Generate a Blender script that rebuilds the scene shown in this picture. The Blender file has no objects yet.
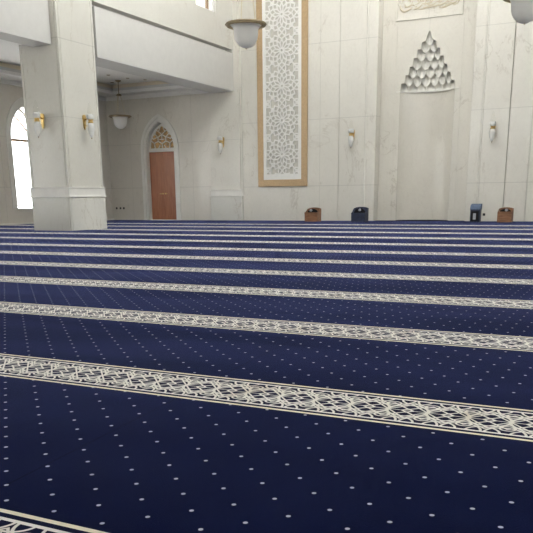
import bpy, bmesh, math, random
from mathutils import Vector, Matrix
random.seed(7)
PI = math.pi
sc = bpy.context.scene
COL = sc.collection

# ------------------------------------------------------------------ materials
def s2l(c):
    return tuple(((v / 255) / 12.92 if v / 255 <= .04045 else (((v / 255) + .055) / 1.055) ** 2.4) for v in c)

class NT:
    def __init__(s, name):
        s.m = bpy.data.materials.new(name); s.m.use_nodes = True
        s.t = s.m.node_tree; s.t.nodes.clear()
        s.o = s.t.nodes.new('ShaderNodeOutputMaterial')
        s.b = s.t.nodes.new('ShaderNodeBsdfPrincipled')
        s.t.links.new(s.b.outputs[0], s.o.inputs[0])
    def n(s, kind, **kw):
        x = s.t.nodes.new(kind)
        for k, v in kw.items(): setattr(x, k, v)
        return x
    def set(s, sock, v):
        if hasattr(v, 'is_output'): s.t.links.new(v, sock)
        else: sock.default_value = v
    def math(s, op, a, b=0.0, c=0.0):
        x = s.n('ShaderNodeMath', operation=op)
        s.set(x.inputs[0], a); s.set(x.inputs[1], b)
        if op in ('COMPARE', 'SMOOTH_MIN', 'MULTIPLY_ADD', 'PINGPONG', 'WRAP'): s.set(x.inputs[2], c)
        return x.outputs[0]
    def mix(s, f, a, b):
        x = s.n('ShaderNodeMix', data_type='RGBA')
        s.set(x.inputs[0], f); s.set(x.inputs[6], a if hasattr(a, 'is_output') else (*a, 1)); s.set(x.inputs[7], b if hasattr(b, 'is_output') else (*b, 1))
        return x.outputs[2]
    def noise(s, vec, scale, detail=4, rough=.55, dist=0.0):
        x = s.n('ShaderNodeTexNoise'); s.t.links.new(vec, x.inputs['Vector'])
        x.inputs['Scale'].default_value = scale; x.inputs['Detail'].default_value = detail
        x.inputs['Roughness'].default_value = rough; x.inputs['Distortion'].default_value = dist
        return x.outputs['Fac']
    def ramp(s, f, stops):
        x = s.n('ShaderNodeMapRange'); x.interpolation_type = 'SMOOTHSTEP'
        s.set(x.inputs[0], f); x.inputs[1].default_value, x.inputs[2].default_value = stops[0], stops[1]
        x.inputs[3].default_value, x.inputs[4].default_value = stops[2], stops[3]
        return x.outputs[0]
    def p(s, **kw):
        for k, v in kw.items():
            key = {'spec': 'Specular IOR Level', 'rough': 'Roughness', 'color': 'Base Color', 'metal': 'Metallic', 'trans': 'Transmission Weight',
                   'sheen': 'Sheen Weight', 'sheen_rough': 'Sheen Roughness', 'sheen_tint': 'Sheen Tint', 'ior': 'IOR', 'sss': 'Subsurface Weight', 'coat': 'Coat Weight', 'normal': 'Normal'}[k]
            if isinstance(v, tuple) and len(v) == 3: v = (*v, 1)
            s.set(s.b.inputs[key], v)
        return s

def plain(name, col, rough=.5, spec=.4, metal=0.0, bump=0.0, bscale=40.0, var=.0, vscale=6.0):
    t = NT(name)
    co = t.n('ShaderNodeTexCoord').outputs['Object']
    c = col
    if var:
        c = t.mix(t.ramp(t.noise(co, vscale, 5), (.35, .65, 0, 1)), tuple(v * (1 - var) for v in col), tuple(min(1, v * (1 + var)) for v in col))
    t.p(color=c, rough=rough, spec=spec, metal=metal)
    if bump:
        b = t.n('ShaderNodeBump'); b.inputs['Strength'].default_value = bump; b.inputs['Distance'].default_value = .01
        t.t.links.new(t.noise(co, bscale, 3), b.inputs['Height']); t.t.links.new(b.outputs[0], t.b.inputs['Normal'])
    return t.m

def marble(name, base, vein, rough=.28, spec=.45, joints=(), jcol=None, seed=0.0, grain=.06):
    """polished cream marble; joints = [(axis, position, halfwidth)] hairline joints between slabs in object space"""
    t = NT(name)
    co = t.n('ShaderNodeTexCoord').outputs['Object']
    mp = t.n('ShaderNodeMapping'); t.t.links.new(co, mp.inputs[0]); mp.inputs['Location'].default_value = (seed, seed * 1.7, seed * .6)
    v = mp.outputs[0]
    cloud = t.ramp(t.noise(v, .55, 4), (.3, .7, 0, 1))
    c = t.mix(cloud, tuple(x * (1 - grain * .6) for x in base), tuple(x * (1 + grain * .6) for x in base))
    fine = t.ramp(t.noise(v, 14, 4), (.35, .65, 0, 1))
    c = t.mix(t.math('MULTIPLY', fine, .22), c, tuple(x * .9 for x in base))
    # thin diagonal veins: narrow band where a distorted noise crosses .5
    rot = t.n('ShaderNodeMapping'); t.t.links.new(v, rot.inputs[0]); rot.inputs['Rotation'].default_value = (.5, .7, .3); rot.inputs['Scale'].default_value = (1, 1, .45)
    nz = t.noise(rot.outputs[0], .75, 6, .6, .6)
    line = t.ramp(t.math('ABSOLUTE', t.math('SUBTRACT', nz, .5)), (.0, .012, 1, 0))
    mask = t.ramp(t.noise(v, .9, 2), (.48, .62, 0, 1))
    c = t.mix(t.math('MULTIPLY', t.math('MULTIPLY', line, mask), .42), c, vein)
    nz2 = t.noise(rot.outputs[0], 2.3, 5, .6, .8)
    line2 = t.ramp(t.math('ABSOLUTE', t.math('SUBTRACT', nz2, .52)), (.0, .02, 1, 0))
    c = t.mix(t.math('MULTIPLY', line2, .10), c, vein)
    if joints:
        sp = t.n('ShaderNodeSeparateXYZ'); t.t.links.new(co, sp.inputs[0])
        acc = None
        for ax, pos, hw in joints:
            d = t.math('LESS_THAN', t.math('ABSOLUTE', t.math('SUBTRACT', sp.outputs['XYZ'.index(ax)], pos)), hw)
            acc = d if acc is None else t.math('MAXIMUM', acc, d)
        c = t.mix(t.math('MULTIPLY', acc, .42), c, jcol or tuple(x * .62 for x in base))
    t.p(color=c, rough=rough, spec=spec)
    return t.m

NAVY = (.0018, .0040, .0225)
THREAD = (.70, .655, .54)
def carpet_field():
    t = NT('navy_carpet')
    co = t.n('ShaderNodeTexCoord').outputs['Object']
    uv = t.n('ShaderNodeUVMap'); uv.uv_map = 'UVMap'
    sp = t.n('ShaderNodeSeparateXYZ'); t.t.links.new(uv.outputs[0], sp.inputs[0])
    P = .152
    # the dot rows run slightly out of square towards the left of the roll
    pw = t.n('ShaderNodeSeparateXYZ'); t.t.links.new(co, pw.inputs[0])
    rg = t.n('ShaderNodeMapRange'); t.t.links.new(pw.outputs[0], rg.inputs[0])
    for k, v in enumerate((-1.20, -.45, .034, 0.0)): rg.inputs[k + 1].default_value = v
    side = rg.outputs[0]
    LX = t.math('SUBTRACT', sp.outputs[0], side); LY = t.math('SUBTRACT', sp.outputs[1], t.math('DIVIDE', side, P))
    def lattice(off):
        a = t.math('SUBTRACT', t.math('FRACT', t.math('DIVIDE', t.math('ADD', LX, off * P + .131), P)), .5)
        b = t.math('SUBTRACT', t.math('FRACT', t.math('ADD', LY, off)), .5)
        a = t.math('MULTIPLY', a, P); b = t.math('MULTIPLY', b, P)
        # small oblong tufts
        return t.math('ADD', t.math('MULTIPLY', a, a), t.math('MULTIPLY', t.math('MULTIPLY', b, b), 1.0))
    d = t.math('MINIMUM', lattice(0.0), lattice(.5))
    dot = t.ramp(d, (.0049 ** 2, .0067 ** 2, 1, 0))
    pile = t.ramp(t.noise(co, 3.0, 5, .65), (.3, .7, 0, 1))
    c = t.mix(pile, tuple(v * .86 for v in NAVY), tuple(v * 1.14 for v in NAVY))
    # seam between two carpet rolls
    po = t.n('ShaderNodeSeparateXYZ'); t.t.links.new(co, po.inputs[0])
    acc = None
    for xs in SEAMS:
        sd = t.math('LESS_THAN', t.math('ABSOLUTE', t.math('SUBTRACT', t.math('ADD', po.outputs[0], t.math('MULTIPLY', po.outputs[1], .0756)), xs)), .0032)
        acc = sd if acc is None else t.math('MAXIMUM', acc, sd)
    c = t.mix(t.math('MULTIPLY', acc, .85), c, tuple(v * .12 for v in NAVY))
    # broad patches where the pile has been brushed the other way
    st = t.n('ShaderNodeMapping'); t.t.links.new(co, st.inputs[0]); st.inputs['Scale'].default_value = (.45, 1.5, 1)
    sw = t.ramp(t.noise(st.outputs[0], .9, 3, .5, .5), (.30, .70, .72, 1.30))
    t.set(t.b.inputs['Sheen Weight'], t.math('MULTIPLY', sw, SHEEN))
    c = t.mix(dot, c, (.58, .58, .64))
    t.p(color=c, rough=1.0, spec=.02, sheen_rough=.30, sheen_tint=(.22, .27, .68))
    b = t.n('ShaderNodeBump'); b.inputs['Strength'].default_value = .25; b.inputs['Distance'].default_value = .004
    t.t.links.new(t.noise(co, 260, 2), b.inputs['Height']); t.t.links.new(b.outputs[0], t.b.inputs['Normal'])
    return t.m
SEAMS = (-1.291, -4.9, 2.35)
SHEEN = .34

def carpet_border():
    t = NT('carpet_border_weave')
    co = t.n('ShaderNodeTexCoord').outputs['Object']
    uv = t.n('ShaderNodeUVMap'); uv.uv_map = 'UVMap'
    sp = t.n('ShaderNodeSeparateXYZ'); t.t.links.new(uv.outputs[0], sp.inputs[0])
    X, V = sp.outputs[0], sp.outputs[1]          # V in metres from the centre line of a .35 m band
    P = .136; H = .130; R = P / 2
    u = t.math('MULTIPLY', t.math('SUBTRACT', t.math('FRACT', t.math('DIVIDE', t.math('ADD', X, .308), P)), .5), P)
    u = t.math('ABSOLUTE', u)                    # 0 at the little diamond, R at the arc node
    v = t.math('ABSOLUTE', V)
    def circ(cx, cy, r):
        a = t.math('SUBTRACT', u, cx); b = t.math('SUBTRACT', v, cy)
        return t.math('ABSOLUTE', t.math('SUBTRACT', t.math('SQRT', t.math('ADD', t.math('MULTIPLY', a, a), t.math('MULTIPLY', b, b))), r))
    def line(a, b, c):
        k = 1 / math.hypot(a, b)
        return t.math('ABSOLUTE', t.math('ADD', t.math('ADD', t.math('MULTIPLY', u, a * k), t.math('MULTIPLY', v, b * k)), c * k))
    def thru(x0, y0, x1, y1): return line(y1 - y0, x0 - x1, x1 * y0 - x0 * y1)
    parts = [(circ(0, 0, R), .0050), (circ(R, .132, .062), .0048), (circ(0, .136, .052), .0046), (line(1, 1, -.020), .0044),
             (thru(0, .016, R, .082), .0042), (thru(0, .100, R, .030), .0042), (circ(R, .074, .024), .0042), (line(0, 1, 0), .0026), (thru(R, 0, .024, .050), .0040)]
    acc = None
    for d, w in parts:
        k = t.ramp(d, (w * .68, w * 1.12, 1, 0))
        acc = k if acc is None else t.math('MAXIMUM', acc, k)
    acc = t.math('MULTIPLY', acc, t.math('LESS_THAN', v, H))
    def band(a, b): return t.math('MULTIPLY', t.math('GREATER_THAN', v, a), t.math('LESS_THAN', v, b))
    inner = band(.128, .141); outer = band(.1600, .176)
    pile = t.ramp(t.noise(co, 3.0, 5, .65), (.3, .7, 0, 1))
    nav = t.mix(pile, tuple(x * .9 for x in NAVY), tuple(x * 1.2 for x in NAVY))
    # worn, slightly browned patches of the light thread
    wear = t.ramp(t.noise(co, 3.4, 3), (.57, .72, 0, 1))
    th = t.mix(t.math('MULTIPLY', wear, .5), (.90, .87, .80), (.56, .47, .35))
    c = t.mix(acc, nav, th)
    c = t.mix(inner, c, (.95, .93, .87))
    c = t.mix(outer, c, (.95, .89, .70))
    t.p(color=c, rough=1.0, spec=.02, sheen=SHEEN * .7, sheen_rough=.3, sheen_tint=(.5, .5, .7))
    b = t.n('ShaderNodeBump'); b.inputs['Strength'].default_value = .25; b.inputs['Distance'].default_value = .004
    t.t.links.new(t.noise(co, 260, 2), b.inputs['Height']); t.t.links.new(b.outputs[0], t.b.inputs['Normal'])
    return t.m

def wood(name, c0, c1, scale=3.0, rough=.4, axis='Z'):
    t = NT(name)
    co = t.n('ShaderNodeTexCoord').outputs['Object']
    mp = t.n('ShaderNodeMapping'); t.t.links.new(co, mp.inputs[0])
    mp.inputs['Scale'].default_value = (9, 9, .8) if axis == 'Z' else (.8, 9, 9)
    f = t.ramp(t.noise(mp.outputs[0], scale, 6, .6, .4), (.3, .7, 0, 1))
    t.p(color=t.mix(f, c0, c1), rough=rough, spec=.4)
    return t.m

CREAM = (.715, .690, .622)
VEIN = (.46, .41, .34)
M = {}
def make_materials():
    M['wall'] = marble('cream_marble_qibla', CREAM, VEIN, .13, .5,
        joints=[('Z', 1.075, .011), ('Z', 3.06, .010), ('Z', 5.22, .010), ('X', -9.33, .008), ('X', -3.03, .012), ('X', -1.7, .008)])
    M['aisle_wall'] = marble('cream_marble_aisle', (.735, .70, .63), VEIN, .16, .5, joints=[('Z', 1.11, .011), ('Z', 2.58, .010), ('X', -16.55, .006), ('X', -14.0, .008)], seed=3)
    M['left_wall'] = marble('grey_beige_marble', (.68, .64, .575), VEIN, .3, .45, joints=[('Z', 1.11, .010), ('Z', 2.58, .008), ('Y', 17.6, .008)], seed=5)
    M['pillar'] = marble('pillar_marble', (.635, .62, .56), VEIN, .24, .5, joints=[('Z', 2.585, .006), ('Z', 4.26, .012)], seed=9)
    M['plinth'] = marble('plinth_marble', (.70, .69, .635), VEIN, .24, .5, seed=11)
    M['pilaster'] = marble('pilaster_marble', (.715, .69, .62), VEIN, .13, .5, joints=[('Z', 2.58, .008)], seed=13)
    M['alcove'] = marble('alcove_marble', (.705, .675, .60), VEIN, .22, .5, joints=[('X', 0, .006)], seed=15)
    M['niche'] = marble('niche_marble', (.70, .665, .585), VEIN, .17, .55, joints=[('X', -6.55, .005), ('X', -5.75, .005)], seed=17)
    M['muqarnas'] = plain('carved_limestone', (.78, .76, .70), .5, .3, bump=.05, var=.03)
    M['upper'] = marble('upper_wall_marble', (.64, .625, .57), VEIN, .3, .45, seed=19)
    M['trim'] = plain('white_stone_trim', (.80, .785, .735), .35, .45, var=.03, vscale=3)
    M['paint'] = plain('white_paint', (.61, .60, .57), .6, .3, bump=.03, bscale=120, var=.015)
    M['soffit'] = plain('grey_white_paint', (.66, .655, .64), .65, .25, var=.02)
    M['ceiling'] = plain('ceiling_paint', (.86, .85, .83), .7, .2, bump=.02, bscale=90)
    M['cove'] = plain('cream_cove_paint', (.80, .72, .58), .7, .2)
    M['lattice'] = plain('carved_white_stone', (.84, .83, .79), .45, .35, bump=.04, var=.02)
    M['lattice_back'] = plain('grey_beige_recess', (.60, .58, .52), .7, .2, var=.04)
    M['bronze'] = plain('brushed_bronze', (.46, .325, .185), .42, .45, .25, bump=.06, bscale=200, var=.08, vscale=30)
    M['gold'] = plain('satin_gold', (.62, .44, .17), .32, .5, .85, var=.1, vscale=20)
    M['brass'] = plain('aged_brass', (.30, .235, .135), .42, .5, .45, var=.1, vscale=15)
    M['cable'] = plain('pale_brass_cable', (.62, .56, .42), .4, .5, .3)
    t = NT('opal_glass'); t.p(color=(.96, .95, .92), rough=.28, spec=.4, trans=.22, ior=1.4); M['opal'] = t.m
    t = NT('frosted_glass'); t.p(color=(.95, .95, .92), rough=.25, spec=.5, trans=.38, ior=1.18); M['frost'] = t.m
    t = NT('clear_glass'); t.p(color=(.97, .97, .95), rough=.02, spec=.5, trans=1.0, ior=1.06); M['clear'] = t.m
    t = NT('window_glass'); t.p(color=(.96, .97, .97), rough=.0, spec=.5, trans=1.0, ior=1.05); M['pane'] = t.m
    M['door_wood'] = wood('red_brown_wood', (.30, .115, .060), (.40, .170, .092), 2.2, .38)
    M['box_wood'] = wood('carved_brown_wood', (.15, .068, .036), (.29, .145, .075), 3.0, .5, 'X')
    M['amber'] = plain('amber_glass', (.42, .25, .075), .3, .5, var=.45, vscale=9)
    M['win_frame'] = plain('brown_window_frame', (.30, .20, .13), .5, .4)
    M['white_frame'] = plain('white_window_frame', (.80, .79, .77), .45, .4)
    M['navy_box'] = plain('navy_leatherette', (.022, .030, .060), .45, .4, bump=.1, var=.2, vscale=12)
    M['navy_trim'] = plain('slate_blue_cloth', (.085, .12, .19), .6, .3, var=.2, vscale=25)
    M['dark'] = plain('near_black', (.012, .011, .012), .8, .2)
    M['pale'] = plain('pale_paper', (.36, .37, .40), .7, .2)
    M['socket'] = plain('black_plastic', (.02, .02, .02), .4, .4)
    M['plate'] = plain('ivory_plastic', (.66, .63, .56), .4, .4)
    M['navy_rug'] = plain('plain_navy_pile', (.006, .007, .018), .95, .1, bump=.2, bscale=200)
    M['slab'] = plain('concrete_floor', (.35, .34, .32), .8, .2, var=.1)
    M['field'] = carpet_field(); M['border'] = carpet_border()
make_materials()
WORLD = 9.2
UPLIGHT = 7.5  # added glow of the lower world half, brightens the aisle ceiling
DOME = (-9.3, -3.1, 12.5, 19.0)
GY = 0.2
RZ0, RZ1 = 4.8, 6.2

# ------------------------------------------------------------------ mesh helpers
class MB:
    def __init__(s): s.b = bmesh.new()
    def box(s, x0, x1, y0, y1, z0, z1, bevel=0.0):
        r = bmesh.ops.create_cube(s.b, size=1.0)
        for v in r['verts']:
            v.co = Vector(((x0 + x1) / 2 + v.co.x * (x1 - x0), (y0 + y1) / 2 + v.co.y * (y1 - y0), (z0 + z1) / 2 + v.co.z * (z1 - z0)))
        if bevel:
            ed = list({e for v in r['verts'] for e in v.link_edges})
            bmesh.ops.bevel(s.b, geom=ed, offset=bevel, segments=2, affect='EDGES', profile=.6)
        return s
    def prism(s, poly, axis, a, b):
        """extrude a 2D polygon; axis Y: poly is (x,z); axis X: (y,z); axis Z: (x,y)"""
        f = {'Y': lambda p, d: (p[0], d, p[1]), 'X': lambda p, d: (d, p[0], p[1]), 'Z': lambda p, d: (p[0], p[1], d)}[axis]
        A = [s.b.verts.new(f(p, a)) for p in poly]; B = [s.b.verts.new(f(p, b)) for p in poly]
        n = len(poly); fs = [s.b.faces.new(A), s.b.faces.new(B[::-1])]
        for i in range(n): s.b.faces.new((A[i], B[i], B[(i + 1) % n], A[(i + 1) % n]))
        for x in fs: x.normal_update()
        bmesh.ops.triangulate(s.b, faces=[x for x in fs if len(x.verts) > 4], ngon_method='EAR_CLIP')
        return s
    def lathe(s, prof, c=(0, 0, 0), seg=32, close=True):
        rings = []
        for r, z in prof:
            if r < 1e-6: rings.append([s.b.verts.new((c[0], c[1], c[2] + z))])
            else: rings.append([s.b.verts.new((c[0] + r * math.cos(2 * PI * i / seg), c[1] + r * math.sin(2 * PI * i / seg), c[2] + z)) for i in range(seg)])
        for A, B in zip(rings, rings[1:]):
            for i in range(seg):
                j = (i + 1) % seg
                if len(A) == 1 and len(B) == 1: continue
                if len(A) == 1: s.b.faces.new((A[0], B[j], B[i]))
                elif len(B) == 1: s.b.faces.new((A[i], A[j], B[0]))
                else: s.b.faces.new((A[i], A[j], B[j], B[i]))
        return s
    def tube(s, pts, r, seg=8, rs=None):
        pts = [Vector(p) for p in pts]; rings = []
        for i, p in enumerate(pts):
            d = (pts[min(i + 1, len(pts) - 1)] - pts[max(i - 1, 0)]).normalized()
            up = Vector((0, 0, 1)) if abs(d.z) < .95 else Vector((1, 0, 0))
            a = d.cross(up).normalized(); b = d.cross(a)
            rr = rs[i] if rs else r
            rings.append([s.b.verts.new(p + a * (rr * math.cos(2 * PI * k / seg)) + b * (rr * math.sin(2 * PI * k / seg))) for k in range(seg)])
        for A, B in zip(rings, rings[1:]):
            for k in range(seg): s.b.faces.new((A[k], A[(k + 1) % seg], B[(k + 1) % seg], B[k]))
        s.b.faces.new(rings[0][::-1]); s.b.faces.new(rings[-1])
        return s
    def torus(s, R, r, c=(0, 0, 0), seg=40, rs=10, flat=1.0):
        rings = []
        for i in range(seg):
            a = 2 * PI * i / seg
            rings.append([s.b.verts.new((c[0] + (R + r * math.cos(2 * PI * k / rs)) * math.cos(a), c[1] + (R + r * math.cos(2 * PI * k / rs)) * math.sin(a), c[2] + r * flat * math.sin(2 * PI * k / rs))) for k in range(rs)])
        for i in range(seg):
            A, B = rings[i], rings[(i + 1) % seg]
            for k in range(rs): s.b.faces.new((A[k], B[k], B[(k + 1) % rs], A[(k + 1) % rs]))
        return s
    def bar(s, p, q, w, y0, y1):
        """flat strut in the x-z plane from p to q, width w, between depths y0 and y1"""
        dx, dz = q[0] - p[0], q[1] - p[1]; L = math.hypot(dx, dz)
        if L < 1e-5: return s
        nx, nz = -dz / L * w / 2, dx / L * w / 2
        ex, ez = dx / L * w * .3, dz / L * w * .3
        s.k = getattr(s, 'k', 0) + 1; y0 += (s.k * 37 % 101) * 4e-5
        return s.prism([(p[0] + nx - ex, p[1] + nz - ez), (p[0] - nx - ex, p[1] - nz - ez), (q[0] - nx + ex, q[1] - nz + ez), (q[0] + nx + ex, q[1] + nz + ez)], 'Y', y0, y1)
    def build(s, name, mat, parent=None, smooth=False, angle=None):
        bmesh.ops.recalc_face_normals(s.b, faces=s.b.faces)
        me = bpy.data.meshes.new(name); s.b.to_mesh(me); s.b.free()
        me.materials.append(M[mat] if isinstance(mat, str) else mat)
        if smooth:
            for p in me.polygons: p.use_smooth = True
            if angle is not None: me.set_sharp_from_angle(angle=angle)
        o = bpy.data.objects.new(name, me); COL.objects.link(o)
        if parent is not None: o.parent = parent
        return o

def tag(o, label=None, cat=None, group=None, kind=None):
    if label: o['label'] = label
    if cat: o['category'] = cat
    if group: o['group'] = group
    if kind: o['kind'] = kind
    return o
def thing(name, label, cat, loc=(0, 0, 0), rz=0.0, group=None, kind=None):
    o = bpy.data.objects.new(name, None); COL.objects.link(o)
    o.location = loc; o.rotation_euler = (0, 0, rz); o.empty_display_size = .1
    return tag(o, label, cat, group, kind)
def dup(root, loc, rz=0.0, label=None, group=None):
    c = root.copy(); COL.objects.link(c); c.location = loc; c.rotation_euler = (0, 0, rz)
    if label: c['label'] = label
    if group: c['group'] = group
    def kids(a, b):
        for ch in list(a.children):
            d = ch.copy(); COL.objects.link(d); d.parent = b; kids(ch, d)
    kids(root, c)
    return c

def pointed_arch(x0, x1, zs, za, n=10):
    """outline of a pointed arch from (x0,zs) over the apex (mid,za) to (x1,zs)"""
    xm, hw, h = (x0 + x1) / 2, (x1 - x0) / 2, za - zs
    R = (hw * hw + h * h) / (2 * hw)      # circle through springing point and apex, centred on the springing line
    L = []
    a1 = math.asin(min(1, h / R))
    for i in range(n + 1):
        a = a1 * i / n
        L.append((x0 + R - R * math.cos(a), zs + R * math.sin(a)))
    return L + [(2 * xm - x, z) for x, z in reversed(L[:-1])]

# ------------------------------------------------------------------ the place
W = 22.81        # qibla wall
XN = -12.29      # nave face of the arcade
XL = -17.5       # outer wall of the side aisle
HT = 9.0

# floor and carpet
fl = MB().box(XL - .4, 6.0, -8.0, W + 2.2, -.25, -.012).build('floor', 'slab')
tag(fl, 'floor slab under the wall to wall carpet', 'floor', kind='structure')

bands = [(.833, 1.183), (2.217, 2.567), (3.60, 3.985), (5.03, 5.44), (6.46, 6.84), (7.86, 8.28), (9.44, 9.87), (11.19, 11.65), (13.02, 13.53), (15.0, 15.53), (17.1, 17.63), (19.15, 19.70)]
prev = bands[0][0]
for k in range(4): prev -= 1.39; bands.insert(0, (prev, prev + .35))
def build_carpet():
    b = bmesh.new(); uvl = b.loops.layers.uv.new('UVMap')
    x0, x1 = XL, 5.0
    def strip(y0, y1, v0, v1, mi):
        nx = 12
        for i in range(nx):
            xa, xb = x0 + (x1 - x0) * i / nx, x0 + (x1 - x0) * (i + 1) / nx
            vs = [b.verts.new(p) for p in ((xa, y0, 0), (xb, y0, 0), (xb, y1, 0), (xa, y1, 0))]
            f = b.faces.new(vs); f.material_index = mi
            for lp, (u, v) in zip(f.loops, ((xa, v0), (xb, v0), (xb, v1), (xa, v1))): lp[uvl].uv = (u, v)
    last = -6.5
    edges = bands + [(W, None)]
    for y0, y1 in edges:
        strip(last, y0, (last - 1.571) / .152 + .5, (y0 - 1.571) / .152 + .5, 0)
        if y1 is None: break
        strip(y0, y1, -.176, .176, 1); last = y1
    bmesh.ops.remove_doubles(b, verts=b.verts, dist=1e-5)
    r = bmesh.ops.extrude_face_region(b, geom=b.faces[:] )
    low = [g for g in r['geom'] if isinstance(g, bmesh.types.BMVert)]
    for v in low: v.co.z = -.012
    bmesh.ops.recalc_face_normals(b, faces=b.faces)
    me = bpy.data.meshes.new('prayer_carpet'); b.to_mesh(me); b.free()
    me.materials.append(M['field']); me.materials.append(M['border'])
    o = bpy.data.objects.new('prayer_carpet', me); COL.objects.link(o)
    return o
tag(build_carpet(), 'navy blue prayer carpet with white dots and pale latticework stripes', 'carpet')

# ---- qibla wall: thin slab sections with open seams, a recessed alcove between
SE = .017
NX0, NX1 = -6.93, -5.30          # niche
AX0, AX1 = -7.52, -4.72          # alcove in the wall plane
WD = .42
W2 = W + WD
DOOR = (-15.87, -14.75)
def wall_back():
    m = MB()
    # aisle part with the door opening
    op = pointed_arch(DOOR[0] - .02, DOOR[1] + .02, 2.40, 3.29)
    m.prism([(XL - .3, 0), (DOOR[0] - .02, 0)] + op + [(DOOR[1] + .02, 0), (-13.2, 0), (-13.2, HT), (XL - .3, HT)], 'Y', W, W + .35)
    return m.build('wall_back_aisle', 'aisle_wall')
tag(wall_back(), 'cream marble back wall of the side aisle around the arched door', 'wall', kind='structure')
m = MB()
secs = [(-13.2, -8.69 - SE), (-8.69 + SE, -7.875), (-7.875, -7.80), (-7.80, AX0)]
m.box(-13.2, -8.69 - SE, W, W + .5, 0, HT)
m.box(-8.69 - SE, -8.69 + SE, W + .03, W + .5, 0, HT)
m.box(-8.69 + SE, -7.89, W, W + .5, 0, HT)
m.box(-7.89, -7.87, W + .010, W + .5, 0, HT)
m.tube([(-7.845, W + .015, 0), (-7.845, W + .015, HT)], .03, 10)
m.box(-7.87, -7.82, W + .02, W + .5, 0, HT)
m.box(-7.82, -7.80, W + .010, W + .5, 0, HT)
m.box(-7.80, AX0, W, W + .9, 0, HT, .012)
m.box(AX1, -4.43, W, W + .9, 0, HT, .012)
m.box(-4.43, -4.41, W + .006, W + .5, 0, HT)
m.tube([(-4.385, W + .02, 0), (-4.385, W + .02, HT)], .026, 10)
m.box(-4.41, -4.36, W + .02, W + .5, 0, HT)
m.box(-4.36, -4.34, W + .006, W + .5, 0, HT)
m.box(-4.34, -3.64 - SE, W, W + .5, 0, HT)
m.box(-3.64 - SE, -3.64 + SE, W + .07, W + .5, 0, HT)
m.box(-3.64 + SE, -3.05, W, W + .5, 0, HT)
m.box(-3.05, -3.01, W + .02, W + .5, 0, HT)
m.box(-3.01, 5.2, W, W + .5, 0, HT)
tag(m.build('wall_back', 'wall'), 'tall cream marble wall facing the carpet behind the mihrab alcove', 'wall', kind='structure')

# ---- mihrab: alcove slab, curved niche and stalactite hood
mih = thing('prayer_niche', 'cream marble prayer niche with tiered stalactite hood in middle of back wall', 'niche', ((NX0 + NX1) / 2, W2, 0))
CXN = (NX0 + NX1) / 2
ZB = 3.735
tiers = [(ZB + .0, 3.96, .815), (3.96, 4.185, .685), (4.185, 4.405, .575), (4.405, 4.63, .465), (4.63, 4.85, .350), (4.85, 5.03, .235), (5.03, 5.33, .115)]
SEG = math.radians(50)
def arc(R, t):          # t in [-1,1] along a shallow circular segment of half-width R
    a = t * SEG
    return R * math.sin(a) / math.sin(SEG), R * (math.cos(a) - math.cos(SEG)) / math.sin(SEG)
cells = [7, 6, 5, 4, 3, 2, 1]
def build_hood():
    """seven tiers of concave scales with rounded lower edges, each tier overhanging the one below"""
    m = MB(); bm = m.b; K = len(tiers)
    for k, (z0, z1, R) in enumerate(tiers):
        n = cells[k]; NU = n * 14; NV = 9; top = k == K - 1
        h = z1 - z0
        grid = []; under = []
        for j in range(NV + 1):
            tv = j / NV; row = []
            for i in range(NU + 1):
                t = -1 + 2 * i / NU
                u = abs((i / NU * n) % 1.0 * 2 - 1) if 0 < i < NU else 1.0
                lip = (-.0 if k == 0 else -.085) + (.02 if k == 0 else .13) * u ** 1.8
                zb = z0 + lip; zt = z1 + (.0 if top else .05)
                x, d = arc(R, t)
                back = .04 * tv + .08 * (1 - u ** 2.2) * math.sin(PI * (.10 + .62 * tv))
                if top: x *= (1 - tv ** 1.8); back *= (1 - tv ** 2)
                else: x *= 1 + back * .25 * abs(t)
                row.append(bm.verts.new((x, .028 + d + back, zb + (zt - zb) * tv)))
            grid.append(row)
        for j in range(NV):
            for i in range(NU): bm.faces.new((grid[j][i], grid[j][i + 1], grid[j + 1][i + 1], grid[j + 1][i]))
        base = [bm.verts.new((v.co.x * 1.01, v.co.y + .14, v.co.z + .06)) for v in grid[0]]
        for i in range(NU): bm.faces.new((grid[0][i], base[i], base[i + 1], grid[0][i + 1]))
    return m.build('stalactite_hood', 'muqarnas', mih, smooth=True, angle=math.radians(38))
build_hood()
def alcove():
    """front slab of the alcove with the stepped opening of hood and niche"""
    m = MB(); c = CXN
    def edge(sgn):
        pts = [(sgn * tiers[0][2], 0), (sgn * tiers[0][2], ZB)]
        for k, (z0, z1, R) in enumerate(tiers):
            Rn = tiers[k + 1][2] if k + 1 < len(tiers) else .004
            if k == len(tiers) - 1:
                for i in range(1, 7): pts.append((sgn * (R - .012) * (1 - (i / 6) ** 1.6), z0 + (z1 - z0) * i / 6))
            else:
                for tv in (.0, .5, .8, .999):
                    pts.append((sgn * (R - .004 - .02 * tv), z0 + (z1 - z0) * tv))
        return pts
    L = edge(-1); Rr = edge(1)
    a0, a1 = AX0 - c, AX1 - c
    m.prism([(a0, 0)] + L[:-1] + [(0, 5.33), (0, HT), (a0, HT)], 'Y', 0, .03)
    m.prism([(a1, 0)] + Rr[:-1] + [(0, 5.33), (0, HT), (a1, HT)], 'Y', 0, .03)
    # raised flat border round the niche
    for x0, x1 in ((-.985, -.955), (.955, .985)): m.box(x0, x1, -.012, .01, 0, 5.57)
    # thin unseen housing added behind niche and hood against leaking light
    m.box(-1.15, 1.15, 1.0, 1.1, 0, 5.8); m.box(-1.15, 1.15, .03, 1.1, 5.7, 5.8); m.box(-1.15, -1.05, .03, 1.1, 0, 5.8); m.box(1.05, 1.15, .03, 1.1, 0, 5.8)
    o = m.build('wall_alcove', 'alcove'); o.location = (CXN, W2, 0)
    return tag(o, 'cream marble slab of the alcove around the prayer niche', 'wall', kind='structure')
alcove()
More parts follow.
